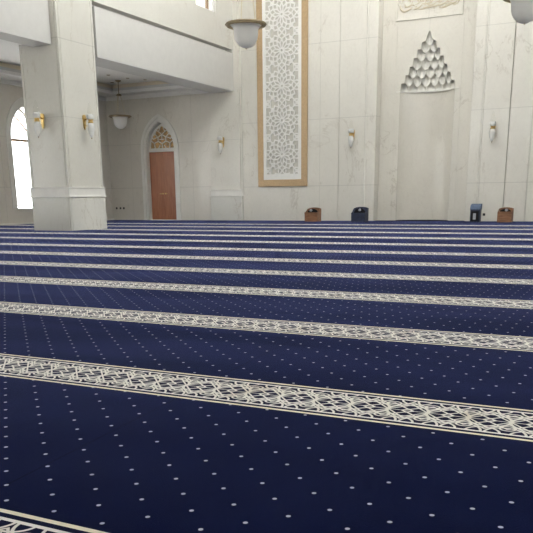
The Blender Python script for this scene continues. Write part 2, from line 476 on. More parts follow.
def niche():
    m = MB(); bm = m.b; N = 40
    lo, hi = [], []
    for i in range(N + 1):
        x, d = arc(tiers[0][2], -1 + 2 * i / N)
        lo.append(bm.verts.new((x, d + .03, 0))); hi.append(bm.verts.new((x, d + .03, ZB)))
    for i in range(N): bm.faces.new((lo[i], lo[i + 1], hi[i + 1], hi[i]))
    return m.build('niche_wall', 'niche', mih, smooth=True)
niche()
m = MB()
N = 30; out = [arc(.835, -1 + 2 * i / N) for i in range(N + 1)]
m.prism([(x, d + .02) for x, d in out] + [(x * .95, d * .9 - .0) for x, d in reversed(out)], 'Z', ZB - .02, ZB + .012)
m.box(-.93, -.80, -.025, .0, ZB - .012, ZB + .012); m.box(.80, .93, -.025, .0, ZB - .012, ZB + .012)
m.build('cornice_ledge', 'muqarnas', mih)
m = MB(); m.prism([(-.80, -.02)] + [(x * .985, d + .01) for x, d in [arc(.815, -1 + 2 * i / N) for i in range(N + 1)]] + [(.80, -.02)], 'Z', .004, .016)
o = m.build('niche_rug', 'navy_rug'); o.location = (CXN, W2, 0)
tag(o, 'plain dark navy rug filling the foot of the prayer niche', 'rug')
m = MB(); m.box(AX0 + .01, AX1 - .01, W + .002, W2 - .03, .0, .003)
tag(m.build('alcove_carpet', 'navy_rug'), 'plain navy strip of carpet in front of the prayer niche', 'carpet')

# ---- calligraphy panel above the niche
cal = thing('calligraphy_panel', 'carved stone panel of flowing script above the prayer niche', 'panel', (-6.15, W2, 5.655))
m = MB()
m.box(-.97, .97, -.05, .0, 0, .05); m.box(-.97, -.92, -.05, 0, .05, 1.3); m.box(.92, .97, -.05, 0, .05, 1.3); m.box(-.97, .97, -.05, 0, 1.3, 1.35)
m.build('frame', 'alcove', cal)
m = MB(); m.box(-.92, .92, -.012, .0, .05, 1.3)
m.box(-.80, .80, -.02, -.012, .185, .195)
m.build('ground', 'alcove', cal)
t_ = NT('script_stone'); t_.p(color=(.58, .51, .38), rough=.45, spec=.4); M['script'] = t_.m
def script():
    m = MB()
    def stroke(pts, w, k0=.5):
        # broad-nib stroke, wide along one diagonal, smoothed by subdivision
        P = [Vector((a, 0, b)) for a, b in pts]; Q = []
        for i in range(len(P) - 1):
            a, b, c, d = P[max(i - 1, 0)], P[i], P[i + 1], P[min(i + 2, len(P) - 1)]
            for s in range(5):
                t = s / 5
                Q.append(.5 * ((2 * b) + (c - a) * t + (2 * a - 5 * b + 4 * c - d) * t * t + (3 * b - 3 * c + d - a) * t ** 3))
        Q.append(P[-1]); n = len(Q); rs = []
        for i, q in enumerate(Q):
            dd = (Q[min(i + 1, n - 1)] - Q[max(i - 1, 0)]); ang = math.atan2(dd.z, dd.x)
            taper = min(1, .35 + 3.0 * min(i, n - 1 - i) / n)
            rs.append(w * (.45 + .55 * abs(math.sin(ang - .9))) * taper)
        m.tube([(q.x, -.022, q.z) for q in Q], w, 8, rs)
    def X(px): return (px / 533 * 70 + 395 - 429.5) * .0286
    def Z(px, py):
        xx = px / 533 * 70 + 395; yy = py / 183 * 24
        return ((21.7 - .107 * (xx - 396)) - yy) * .0288
    rows = []
    def S(l, w):
        rows.append((l, w)); stroke([(X(a), Z(a, b)) for a, b in l], w)
    S([(36, 52), (40, 78), (62, 96), (98, 86), (128, 66)], .030)
    S([(70, 40), (78, 62), (104, 58), (124, 44), (132, 22)], .026)
    S([(50, 30), (58, 10), (62, -30), (64, -70)], .028)
    S([(140, 78), (168, 74), (196, 56), (206, 40)], .028)
    S([(150, 46), (172, 40), (190, 24), (186, 6), (170, 14), (178, 28)], .022)
    S([(214, 68), (246, 66), (286, 58), (316, 54), (338, 40)], .028)
    S([(206, 40), (232, 42), (262, 34), (286, 18), (282, 0), (262, 8), (272, 24)], .024)
    S([(228, 52), (236, 20), (238, -30), (240, -80)], .027)
    S([(316, 52), (350, 48), (384, 32), (404, 16), (408, -6)], .028)
    S([(306, 30), (330, 24), (350, 8), (346, -10), (330, -4), (338, 10)], .022)
    S([(360, 60), (392, 56), (430, 40), (458, 30), (476, 12)], .030)
    S([(420, 24), (440, 16), (452, 0), (446, -16), (430, -8), (438, 4)], .022)
    S([(470, 40), (482, 30), (486, 6), (488, -40), (490, -90)], .028)
    S([(92, 66), (112, 60), (134, 50), (148, 58)], .020); S([(176, 80), (206, 78), (236, 72)], .018)
    S([(246, 44), (268, 50), (300, 42), (312, 30)], .022); S([(336, 66), (366, 66), (396, 60)], .018)
    S([(384, 46), (404, 44), (424, 34), (436, 36)], .020); S([(440, 44), (456, 46), (474, 34)], .018)
    S([(90, 30), (100, 20), (114, 24), (108, 36)], .018); S([(196, 30), (208, 22), (222, 26)], .018)
    S([(262, 30), (270, 36), (284, 30)], .016); S([(326, 24), (340, 30), (362, 24)], .018); S([(396, 26), (410, 28), (420, 20)], .018)
    for a, h in ((110, -36), (160, -28), (300, -40), (400, -34)): S([(a, 0), (a + 5, h * .5), (a + 2, h)], .024)
    # upper line of script: the same kind of letters in another order, a little smaller
    for l, w in list(rows): stroke([(X(min(490, a * .96 + 14)), min(1.22, Z(a, -58 + (max(b, -60) - 96) * .60))) for a, b in l[::-1]], w * .85)
    for a, b in ((120, 78), (205, 22), (300, 70), (390, 44), (160, 62), (250, 20), (346, 64)):
        m.box(X(a) - .014, X(a) + .014, -.034, -.012, Z(a, b) - .014, Z(a, b) + .014)
    return m.build('script', 'script', cal, smooth=True)
script()

# ---- carved lattice panel in its bronze frame
PX0, PX1, PZ0, PZ1 = -11.48, -9.74, 1.075, 8.2
pan = thing('lattice_panel', 'tall white carved geometric lattice panel in a bronze frame', 'panel', ((PX0 + PX1) / 2, W, PZ0))
hw = (PX1 - PX0) / 2; ph = PZ1 - PZ0; fw = .205
m = MB()
m.box(-hw, hw, -.05, 0, 0, fw + .01, .008); m.box(-hw, -hw + fw, -.05, 0, fw + .01, ph, .008); m.box(hw - fw, hw, -.05, 0, fw + .01, ph, .008)
m.box(-hw + fw, hw - fw, -.05, 0, ph - fw, ph, .008)
m.build('frame', 'bronze', pan)
lw = .56; lz0 = .385; lz1 = ph - .385
m = MB()
iw = hw - fw
m.box(-iw, -lw, -.045, 0, fw, ph - fw); m.box(lw, iw, -.045, 0, fw, ph - fw); m.box(-lw, lw, -.045, 0, fw, lz0); m.box(-lw, lw, -.045, 0, lz1, ph - fw)
m.build('border', 'lattice', pan)
MB().box(-lw, lw, -.003, 0, lz0, lz1).build('backing', 'lattice_back', pan)
def lattice():
    m = MB(); y0, y1 = -.046, -.012; w = .039; LPER = 1.018; LZ0 = .99
    segs = []
    def add(a, b): segs.append((a, b))
    per = LPER; a12 = per / (2 + math.sqrt(3))          # dodecagons edge to edge, squares and triangles between
    h = PI / 12
    def P(c, r, a): return (c[0] + r * math.cos(a), c[1] + r * math.sin(a))
    def rosette(c):
        for i in range(12):
            a = i * PI / 6
            add(P(c, .055, a + h), P(c, .21, a + h)); add(P(c, .055, a + h), P(c, .055, a - h))
            for q in (-1, 1):
                add(P(c, .21, a + q * h), P(c, .335, a))
                add(P(c, .335, a), P(c, .415, a + q * h))
                add(P(c, .415, a + q * h), P(c, per / 2, a))
            add(P(c, .335, a), P(c, .28, a))
            add(P(c, .415, a + h), P(c, per / 2 / math.cos(h) * .985, a + h))
    for iz in range(-1, 9):
        cz = LZ0 + iz * per
        for ix in (-1, 0, 1): rosette((ix * per, cz))
        for ix in (-.5, .5):
            sq = (ix * per, cz + per / 2)
            for i in range(4):
                a = i * PI / 2 + PI / 4
                add(P(sq, a12 * .5, a), P(sq, a12 * .5, a + PI / 2)); add(P(sq, a12 * .5, a), P(sq, a12 * .14, a)); add(P(sq, a12 * .14, a), P(sq, a12 * .14, a + PI / 2))
                tr = P(sq, a12 * (.5 + .2887), i * PI / 2 + PI / 4)
                for q in range(3): add(tr, P(tr, a12 * .30, i * PI / 2 + PI / 4 + PI + q * 2 * PI / 3))
    def clip(a, b):
        # keep segments inside the panel
        t0, t1 = 0.0, 1.0
        for ax, lo, hi in ((0, -lw, lw), (1, lz0, lz1)):
            d = b[ax] - a[ax]
            if abs(d) < 1e-9:
                if not lo <= a[ax] <= hi: return None
                continue
            u, v = (lo - a[ax]) / d, (hi - a[ax]) / d
            if u > v: u, v = v, u
            t0, t1 = max(t0, u), min(t1, v)
        if t0 >= t1: return None
        f = lambda t: (a[0] + (b[0] - a[0]) * t, a[1] + (b[1] - a[1]) * t)
        return f(t0), f(t1)
    for a, b in segs:
        c = clip(a, b)
        if c: m.bar(c[0], c[1], w, y0, y1)
    return m.build('lattice', 'lattice', pan)
lattice()

# ---- pilaster at the end of the arcade
pil = thing('pilaster', 'flat marble pilaster with a moulded plinth between arched door and lattice panel', 'pilaster', (-12.655, W, 0))
m = MB(); m.box(-.585, .545, -.09, 0, 1.0, 8.9, .012)
m.box(.545, .60, -.05, 0, 1.0, 8.9, .01); m.box(-.60, -.585, -.05, 0, 1.0, 8.9)
m.build('shaft', 'pilaster', pil)
m = MB(); m.box(-.60, .60, -.13, 0, 0, .79, .012); m.build('plinth', 'plinth', pil)
m = MB(); m.box(-.625, .625, -.15, 0, .79, .82, .008); m.box(-.60, .60, -.115, 0, .82, .975, .006); m.box(-.615, .615, -.135, 0, .975, 1.005, .008)
m.build('moulding', 'trim', pil)

# ---- free-standing pillar
PX, PY0, PY1, PXL = XN, 14.40, 15.785, -13.50
def corner_poly(x0, x1, y0, y1, q, c):
    """rectangle whose corners are chamfered between two small quirks"""
    P = []
    for (cx, cy, ax, ay, bx, by) in ((x1, y0, -1, 0, 0, 1), (x1, y1, 0, -1, -1, 0), (x0, y1, 1, 0, 0, -1), (x0, y0, 0, 1, 1, 0)):
        a = Vector((ax, ay)); b = Vector((bx, by)); p = Vector((cx, cy))
        n = -(a + b)      # towards outside
        P += [tuple(p + a * (c + q)), tuple(p + a * (c + q) + b * q), tuple(p + a * c + b * q), tuple(p + a * (c * .45) + b * q * .6), tuple(p + b * (c * .45) + a * q * .6), tuple(p + b * c + a * q), tuple(p + b * (c + q) + a * q), tuple(p + b * (c + q))]
    return P
def groove_poly(a, b, c=.062, w=.016, d=.016):
    """square shaft with a narrow sunk groove either side of every corner"""
    P = []
    for (cx, cy, ux, uy, vx, vy) in ((a, -b, -1, 0, 0, 1), (a, b, 0, -1, -1, 0), (-a, b, 1, 0, 0, -1), (-a, -b, 0, 1, 1, 0)):
        p = Vector((cx, cy)); u = Vector((ux, uy)); v = Vector((vx, vy))
        P += [p + u * (c + w), p + u * (c + w) + v * d, p + u * c + v * d, p + u * c, p, p + v * c, p + v * c + u * d, p + v * (c + w) + u * d, p + v * (c + w)]
    return [tuple(q) for q in P]
pl = thing('pillar', 'square marble pillar with moulded plinth standing on the carpet', 'pillar', ((PX + PXL) / 2, (PY0 + PY1) / 2, .001))
hx, hy = (PX - PXL) / 2, (PY1 - PY0) / 2
m = MB(); m.prism(groove_poly(hx - .02, hy - .042), 'Z', .99, 9.0); m.build('shaft', 'pillar', pl)
m = MB(); m.prism(corner_poly(-hx, hx, -hy, hy, .012, .05), 'Z', 0, .775); m.build('plinth', 'plinth', pl)
m = MB()
m.box(-hx - .02, hx + .02, -hy - .02, hy + .02, .775, .81, .008); m.box(-hx + .006, hx - .006, -hy + .006, hy - .006, .81, .985); m.box(-hx - .006, hx + .006, -hy - .006, hy + .006, .985, 1.012, .006)
m.build('moulding', 'trim', pl)

# ---- arcade wall above the side aisle: beam with a shadow groove, marble above, window
UW = (20.50, 21.66)      # upper window along y
def arcade(y0, y1, xf, zb, name, label, window=False):
    m = MB(); xb = -13.12
    zg = 5.165
    m.box(xb, xf, y0, y1, zb, zg)
    m.box(xb, xf - .22, y0, y1, zg, zg + .105)
    o = m.build(name, 'paint')
    return tag(o, label, 'wall', kind='structure')
arcade(15.82, W - .09, XN - .01, 4.075, 'wall_arcade_beam', 'white plastered beam spanning from the pillar to the back wall')
m = MB(); m.box(-13.05, XN - .06, 0.5, PY0 + .01, 4.10, 5.165); m.box(-13.05, XN - .26, 0.5, PY0 + .01, 5.165, 5.265)
m2 = MB(); m2.box(-13.05, XN - .19, -8.2, PY0 + .015, 4.12, 9.0)
o = m2.build('wall_arcade_beam_near', 'paint'); tag(o, 'white plastered beam running out of frame left of the pillar', 'wall', kind='structure'); m.b.free()
m = MB()
m.box(-13.12, XN, 15.82, UW[0], 5.265, 9.0); m.box(-13.12, XN, UW[1], W - .09, 5.265, 9.0)
m.box(-13.12, XN, UW[0], UW[1], 5.265, 6.13); m.box(-13.12, XN, UW[0], UW[1], 8.0, 9.0)
m.box(-13.12, XN, W - .20, W - .09, 5.165, 5.265)
tag(m.build('wall_arcade_upper', 'upper'), 'marble upper wall over the white beam with a window', 'wall', kind='structure')
m = MB(); m.box(-13.121, XN - .02, 15.835, W - .1, 4.045, 4.078)
tag(m.build('trim_soffit', 'soffit'), 'grey white underside of the beam over the side aisle', 'trim', kind='structure')
w2 = thing('window_2', 'high bright window with brown mullion in upper marble wall', 'window', (XN, (UW[0] + UW[1]) / 2, 6.13), kind='structure')
wy = (UW[1] - UW[0]) / 2
m = MB(); m.box(-.12, -.06, -wy, wy, 0, .04); m.box(-.12, -.06, -wy, -wy + .04, 0, 1.87); m.box(-.12, -.06, wy - .04, wy, 0, 1.87); m.box(-.12, -.06, -wy, wy, 1.83, 1.87)
m.build('frame', 'white_frame', w2)
MB().box(-.13, -.055, .18, .25, 0.04, 1.83).build('mullion', 'win_frame', w2)
MB().box(-.095, -.085, -wy + .04, wy - .04, .04, 1.83).build('pane', 'pane', w2)

# ---- side aisle: outer wall with arched window, tray ceiling
WZ0, WZS, WZA = .49, 2.58, 3.50
hy1 = .60
WYC = (18.65, 15.65, 12.65, 9.65, 6.65, 2.6)  # windows after the first are unseen, spaced closer to brighten the aisle
m = MB()
m.box(XL - .35, XL, -8.2, W + .3, 0, WZ0)
cuts = [-8.2] + [(a + b) / 2 for a, b in zip(sorted(WYC), sorted(WYC)[1:])] + [W + .3]
for yc, ya, yb in zip(sorted(WYC), cuts, cuts[1:]):
    op = pointed_arch(yc - hy1, yc + hy1, WZS, WZA)
    m.prism([(ya, WZ0), (yc - hy1, WZ0)] + op + [(yc + hy1, WZ0), (yb, WZ0), (yb, 6.0), (ya, 6.0)], 'X', XL - .35, XL)
tag(m.build('wall_left', 'left_wall'), 'beige marble outer wall of the side aisle with arched windows', 'wall', kind='structure')
def ring(outer, inner, ax, a, b, mat, name, par):
    m = MB(); bm = m.b
    f = (lambda p, d: (d, p[0], p[1])) if ax == 'X' else (lambda p, d: (p[0], d, p[1]))
    V = [[bm.verts.new(f(p, d)) for p in L] for L in (outer, inner) for d in (a, b)]
    oa, ob, ia, ib = V; n = len(outer)
    for i in range(n - 1):
        bm.faces.new((oa[i], oa[i + 1], ia[i + 1], ia[i])); bm.faces.new((ob[i], ob[i + 1], ib[i + 1], ib[i]))
        bm.faces.new((oa[i], oa[i + 1], ob[i + 1], ob[i])); bm.faces.new((ia[i], ia[i + 1], ib[i + 1], ib[i]))
    for i in (0, n - 1): bm.faces.new((oa[i], ob[i], ib[i], ia[i]))
    return m.build(name, mat, par)
def arch_loop(h, z0, zs, za): return [(-h, z0)] + pointed_arch(-h, h, zs, za, 12) + [(h, z0)]
def arched_window(idx, yc, label):
    w1 = thing('window_%d' % idx, label, 'window', (XL, yc, WZ0), kind='structure')
    ring(arch_loop(hy1 + .20, 0, WZS - WZ0, WZA - WZ0 + .27), arch_loop(hy1 + .005, 0, WZS - WZ0, WZA - WZ0 + .005), 'X', .0, .035, 'trim', 'surround', w1)
    ring(arch_loop(hy1, .05, WZS - WZ0, WZA - WZ0), arch_loop(hy1 - .035, .05, WZS - WZ0, WZA - WZ0 - .05), 'X', -.27, -.21, 'white_frame', 'frame', w1)
    m = MB(); m.box(-.27, -.20, -hy1 + .03, hy1 - .03, 2.00, 2.075); m.build('transom', 'win_frame', w1)
    m = MB(); m.box(-.27, -.20, -hy1 + .03, hy1 - .03, .05, .085); m.build('bottom_rail', 'bronze', w1)
    m = MB(); m.box(-.35, .06, -hy1 - .04, hy1 + .04, -.05, .0, .008); m.build('sill', 'white_frame', w1)
    m = MB(); m.tube([(-.24, -.22, 2.84), (-.24, .12, 2.55), (-.24, .50, 2.22)], .028, 6); m.build('glazing_bar', 'win_frame', w1)
    MB().prism(arch_loop(hy1 - .02, .05, WZS - WZ0, WZA - WZ0 - .02), 'X', -.245, -.235).build('pane', 'pane', w1)
arched_window(1, 18.65, 'arched bright window left of the pillar in beige wall')
for i, (yc, nth) in enumerate(zip(WYC[1:], ('second', 'third', 'fourth', 'fifth', 'sixth'))):
    arched_window(i + 3, yc, nth + ' arched window of the side aisle counted from the back wall')

ZC, ZS = 4.50, 4.20
SX, SY = -16.72, 22.22
m = MB(); m.box(XL - .3, -13.12, -8.2, W + .3, ZC, ZC + .15)
tag(m.build('ceiling', 'ceiling'), 'white tray ceiling of the side aisle', 'ceiling', kind='structure')
def tray(name, mat, dep, z0, z1, label):
    m = MB()
    m.box(XL, SX - dep, -8.2, W, z0, z1)
    m.box(SX - dep, -13.12, SY + dep, W, z0, z1)
    m.box(-13.45 + dep, -13.12, -8.2, SY + dep, z0, z1)
    return tag(m.build(name, mat), label, 'trim', kind='structure')
tray('trim_1', 'ceiling', 0.0, ZS, ZS + .09, 'white soffit step running round the side aisle ceiling')
tray('trim_2', 'cove', .10, ZS + .09, ZC, 'cream cove above the soffit of the side aisle ceiling')
m = MB()
for z0, z1, d in ((ZS - .07, ZS, .10), (ZS - .13, ZS - .07, .05)):
    m.box(XL, XL + d, -8.2, W, z0, z1); m.box(XL + d, -13.3, W - d, W, z0, z1)
tag(m.build('trim_3', 'ceiling'), 'stepped cornice where side aisle walls meet the soffit', 'trim', kind='structure')
m = MB(); m.box(XL, XL + .05, -1, W, .0, .05)
tag(m.build('baseboard_left', 'trim'), 'low stone skirting along the beige aisle wall', 'baseboard', kind='structure')

# ---- arched double door
dr = thing('door_1', 'arched doorway with brown wooden double door and amber fanlight', 'door', (-15.31, W, 0), kind='structure')
hd = .56
def door():
    zs = 2.40
    ring(arch_loop(hd + .215, 0, zs, 3.53), arch_loop(hd + .115, 0, zs, 3.41), 'Y', -.045, .02, 'trim', 'surround', dr)
    ring(arch_loop(hd + .125, 0, zs, 3.42), arch_loop(hd + .02, 0, zs, 3.29), 'Y', -.015, .03, 'trim', 'inner_moulding', dr)
    ring(arch_loop(hd + .02, 0, zs, 3.29), arch_loop(hd + .0, 0, zs, 3.27), 'Y', .02, .19, 'trim', 'jamb', dr)
    MB().box(-hd, hd, .13, .24, 2.31, 2.435, .008).build('transom', 'trim', dr)
    for s in (-1, 1):
        x0, x1 = (-hd - .01, -.004) if s < 0 else (.004, hd + .01)
        m = MB(); m.box(x0, x1, .17, .215, .0, 2.31)
        # stiles and raised panels
        for z0, z1 in ((.16, .80), (.95, 2.16)):
            m.box(x0 + .09, x1 - .09, .160, .172, z0, z1, .006)
        m.box(x0 + .01, x0 + .06, .163, .171, .02, 2.29); m.box(x1 - .06, x1 - .01, .163, .171, .02, 2.29)
        leaf = m.build('door_leaf', 'door_wood', dr)
        m = MB(); xk = s * .055
        m.lathe([(0, -.008), (.03, -.008), (.03, .008), (0, .008)], (0, 0, 0), 14)
        bmesh.ops.rotate(m.b, verts=m.b.verts, matrix=Matrix.Rotation(PI / 2, 3, 'X')); bmesh.ops.translate(m.b, verts=m.b.verts, vec=(xk, .158, .905))
        m.tube([(xk, .155, .905), (xk, .115, .905), (xk + s * .10, .11, .90)], .011, 8)
        m.build('handle', 'gold', leaf, smooth=True)
    lp = arch_loop(hd - .03, 2.435, 2.44, 3.23)
    MB().prism(lp, 'Y', .185, .195).build('fanlight_glass', 'amber', dr)
    m = MB(); y0, y1, w = .150, .183, .034
    ctr = (0, 2.435)
    # honeycomb-like tracery
    nodes = [(-.16, 2.66), (0, 2.585), (.16, 2.66), (.16, 2.80), (0, 2.88), (-.16, 2.80)]
    hexa = [((x), (z)) for x, z in nodes]
    for i in range(6): m.bar(hexa[i], hexa[(i + 1) % 6], w, y0, y1)
    for a, b in (((0, 2.585), (0, 2.44)), ((-.16, 2.66), (-.30, 2.60)), ((.16, 2.66), (.30, 2.60)), ((-.30, 2.60), (-.28, 2.44)), ((.30, 2.60), (.28, 2.44)),
                 ((-.30, 2.60), (-.44, 2.70)), ((.30, 2.60), (.44, 2.70)), ((-.16, 2.80), (-.26, 2.90)), ((.16, 2.80), (.26, 2.90)), ((-.26, 2.90), (-.40, 2.84)), ((.26, 2.90), (.40, 2.84)),
                 ((-.26, 2.90), (-.22, 3.03)), ((.26, 2.90), (.22, 3.03)), ((0, 2.88), (-.12, 2.98)), ((0, 2.88), (.12, 2.98)), ((-.12, 2.98), (-.22, 3.03)), ((.12, 2.98), (.22, 3.03)),
                 ((-.12, 2.98), (-.06, 3.12)), ((.12, 2.98), (.06, 3.12)), ((-.14, 2.44), (-.08, 2.53)), ((.14, 2.44), (.08, 2.53)), ((-.09, 2.72), (.09, 2.72)), ((0, 2.72), (0, 2.88)),
                 ((-.16, 2.80), (-.34, 2.74)), ((.16, 2.80), (.34, 2.74)), ((-.34, 2.74), (-.40, 2.84)), ((.34, 2.74), (.40, 2.84))):
        m.bar((a[0] * 1.08, a[1]), (b[0] * 1.08, b[1]), w * .85, y0, y1)
    m.build('fanlight_tracery', 'lattice', dr)
    ring(arch_loop(hd - .03, 2.435, 2.44, 3.23), arch_loop(hd - .075, 2.435, 2.45, 3.15), 'Y', .15, .185, 'lattice', 'fanlight_rim', dr)
    MB().box(-hd, hd, .16, .24, .0, .012).build('threshold', 'trim', dr)
door()
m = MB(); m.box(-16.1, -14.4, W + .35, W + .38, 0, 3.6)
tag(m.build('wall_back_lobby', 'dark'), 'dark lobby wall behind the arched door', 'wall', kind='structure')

# ------------------------------------------------------------------ wall sconces
def make_sconce(label):
    t = thing('wall_sconce', label, 'wall lamp', (0, 0, 0), 0, 'gold and glass wall sconces')
    m = MB()
    m.prism([(-.045, .16), (-.055, .10), (-.035, .0), (-.03, -.10), (0, -.16), (.03, -.10), (.035, .0), (.055, .10), (.045, .16), (0, .18)], 'Y', -.028, 0)
    m.build('backplate', 'gold', t)
    m = MB(); m.tube([(0, -.02, .06), (0, -.10, .085), (0, -.17, .075), (0, -.20, .05)], .02, 8, [.024, .017, .015, .02])
    m.tube([(0, -.02, -.07), (0, -.11, -.075), (0, -.19, -.06)], .008, 6)
    m.build('arm', 'gold', t, smooth=True)
    c = (0, -.20, 0)
    MB().lathe([(0, -.02), (.055, -.02), (.068, .0), (.050, .025), (.055, .05), (.075, .06), (.0, .062)], c, 20).build('collar', 'gold', t, smooth=True, angle=.7)
    MB().lathe([(.072, .06), (.088, .10), (.086, .15), (.070, .18), (.064, .178), (.078, .145), (.08, .10), (.066, .066), (0, .066)], c, 24).build('cup', 'frost', t, smooth=True)
    MB().lathe([(.045, .10), (.062, .17), (.060, .25), (.040, .35), (.015, .43), (0, .45)], c, 24).build('upper_glass', 'clear', t, smooth=True)
    MB().lathe([(.0, -.018), (.060, -.02), (.082, -.08), (.084, -.15), (.070, -.23), (.045, -.30), (.018, -.345), (0, -.35)], c, 24).build('lower_glass', 'frost', t, smooth=True)
    MB().lathe([(0, -.345), (.014, -.348), (.012, -.37), (0, -.385)], c, 12).build('finial', 'brass', t, smooth=True)
    return t
s0 = make_sconce('gold and glass wall sconce on left face of the pillar')
s0.location = (-12.92, PY0 + .015, 2.50)
dup(s0, (PX - .015, 15.15, 2.50), PI / 2, 'gold and glass wall sconce on right face of the pillar')
dup(s0, (-12.74, W - .09, 2.50), 0, 'gold and glass wall sconce on the pilaster beside the arched door')
dup(s0, (-8.23, W, 2.53), 0, 'gold and glass wall sconce between lattice panel and prayer niche')
dup(s0, (-4.05, W, 2.53), 0, 'gold and glass wall sconce right of the prayer niche')

# ------------------------------------------------------------------ pendant lamps
def make_pendant(label, drop, long):
    """origin at the centre of the brass ring; long: cables run far up to the high ceiling"""
    t = thing('pendant_lamp', label, 'pendant lamp', (0, 0, 0), 0, 'brass ring pendant lamps with opal bowls')
    m = MB(); m.torus(.338, .046, seg=56, rs=12, flat=.32); m.torus(.345, .030, (0, 0, .012), seg=56, rs=8, flat=.5); m.torus(.338, .020, (0, 0, -.016), seg=56, rs=8)
    m.build('ring', 'brass', t, smooth=True)
    m = MB(); m.lathe([(.0, -.005), (.258, -.005), (.276, -.015), (.246, -.045), (.226, -.08), (.221, -.18), (.205, -.25), (.170, -.315), (.120, -.362), (.06, -.388), (.02, -.399), (0, -.401)], seg=40)
    bowl = m.build('bowl', 'opal', t, smooth=True, angle=.9)
    MB().lathe([(0, -.392), (.018, -.398), (.012, -.410), (0, -.414)], seg=14).build('finial', 'brass', t, smooth=True)
    for k in range(3):
        a = 2 * PI * k / 3 + .5
        m = MB(); m.tube([(.18 * math.cos(a), .18 * math.sin(a), -.01), (.05 * math.cos(a), .05 * math.sin(a), drop)], .010, 6)
        m.build('cable', 'cable', t)
    MB().lathe([(0, drop + .05), (.05, drop + .04), (.09, drop), (.08, drop - .025), (0, drop - .02)], seg=18).build('hub', 'brass', t, smooth=True)
    MB().tube([(0, 0, drop + .02), (0, 0, long)], .014, 8).build('rod', 'brass', t)
    MB().lathe([(0, long), (.10, long), (.085, long - .03), (.02, long - .06), (0, long - .06)], seg=20).build('canopy', 'brass', t, smooth=True)
    return t
pa = make_pendant('brass ring pendant lamp hanging in the side aisle right of the pillar', .66, ZC - 3.39)
pa.location = (-16.02, 21.6, 3.39)
pb = make_pendant('pendant lamp with opal bowl hanging before the lattice panel', 1.25, 5.1)
pb.location = (-6.92, 13.3, 3.775)
dup(pb, (-2.0, 13.3, 3.70), 0, 'pendant lamp with opal bowl at upper right edge, above right sconce')

# raised curb added along the aisle soffit to screen strip lamps
m = MB(); m.box(SX - .02, SX, -1.0, SY, ZS + .09, ZS + .17); m.box(SX, -13.45, SY, SY + .02, ZS + .09, ZS + .17); m.box(-13.45, -13.43, -1.0, SY, ZS + .09, ZS + .17)
tag(m.build('trim_4', 'soffit'), 'low added curb along the edge of the aisle soffit', 'trim', kind='structure')

# recessed ceiling lights in the aisle tray
for i, (x, y) in enumerate(((-15.60, 20.55), (-15.45, 21.35), (-15.15, 21.9), (-16.45, 21.85))):
    m = MB(); m.lathe([(0, -.004), (.035, -.004), (.055, -.012), (.06, 0), (0, 0)], seg=18)
    o = m.build('downlight', 'brass', smooth=True); o.location = (x, y, ZC)
    tag(o, 'tiny recessed downlight in the white tray ceiling of the side aisle', 'ceiling light', 'recessed downlights in the aisle ceiling')

# ------------------------------------------------------------------ wall sockets
def socket(x, z, label, white=False, y=W, group=None):
    t = thing('wall_socket', label, 'socket', (x, y, z), 0, group)
    MB().box(-.055, .055, -.010, 0, -.055, .055, .006).build('plate', 'plate', t)
    MB().box(-.035, .035, -.016, -.008, -.035, .035, .006).build('insert', 'plate' if white else 'socket', t)
    return t
G = 'sockets low on the aisle back wall'
socket(-17.30, .415, 'black wall socket by the pillar, leftmost of the row of three', group=G)
socket(-17.13, .415, 'black wall socket in the middle of the row of three by the pillar', group=G)
socket(-16.98, .415, 'black wall socket of the row of three closest to the arched door', group=G)
socket(-16.80, .50, 'ivory wall switch a little above the row of black sockets', True)
socket(-4.165, .19, 'wall socket between tall navy box and brown wooden box')
socket(-9.33, 1.15, 'small grey wall socket near the lower right corner of the lattice panel', True)

# ------------------------------------------------------------------ boxes along the wall
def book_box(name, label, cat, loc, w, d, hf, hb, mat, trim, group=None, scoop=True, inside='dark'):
    """open-topped box: framed front, taller back with a scooped top, sides sloping down to the front"""
    t = thing(name, label, cat, loc, 0, group); th = .02; h = w / 2
    m = MB(); m.box(-h, h, 0, th, 0.015, hf, .004)
    m.box(-h - .006, h + .006, -.012, th, hf - .035, hf, .005); m.box(-h, h, -.008, th, .0, .045, .004)
    m.box(-h, -h + .04, -.007, th, .04, hf - .03, .003); m.box(h - .04, h, -.007, th, .04, hf - .03, .003)
    m.build('front_panel', mat, t)
    n = 10
    for s in (-1, 1):
        prof = [(th, 0), (d, 0), (d, hb - .04)] + [(d - (d - th) * i / n, hb - .03 - (hb - hf - .03) * (1 - math.cos(PI * i / n)) / 2) for i in range(n + 1)]
        m = MB(); m.prism(prof, 'X', s * h - th / 2, s * h + th / 2); m.build('side_panel', mat, t)
    top = [(-h, 0), (h, 0)] + [(h * math.cos(PI * i / 16), hb - .045 + .045 * math.sin(PI * i / 16)) for i in range(17)]
    m = MB(); m.prism(top, 'Y', d - th, d); m.build('back_panel', mat, t)
    MB().box(-h + .01, h - .01, th, d - th, 0.01, .03).build('floor_panel', mat, t)
    # near-black arched board put in as the shade of the open hollow
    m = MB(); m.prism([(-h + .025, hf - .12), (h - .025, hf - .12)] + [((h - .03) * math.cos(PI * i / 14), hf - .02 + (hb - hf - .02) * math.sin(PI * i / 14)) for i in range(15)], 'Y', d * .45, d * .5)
    m.build('hollow_shade', inside, t)
    return t
b1 = book_box('book_box', 'brown carved wooden book box below the lattice panel', 'box', (-9.24, 21.9, 0), .41, .33, .275, .42, 'box_wood', 'box_wood', 'low boxes along the back wall')
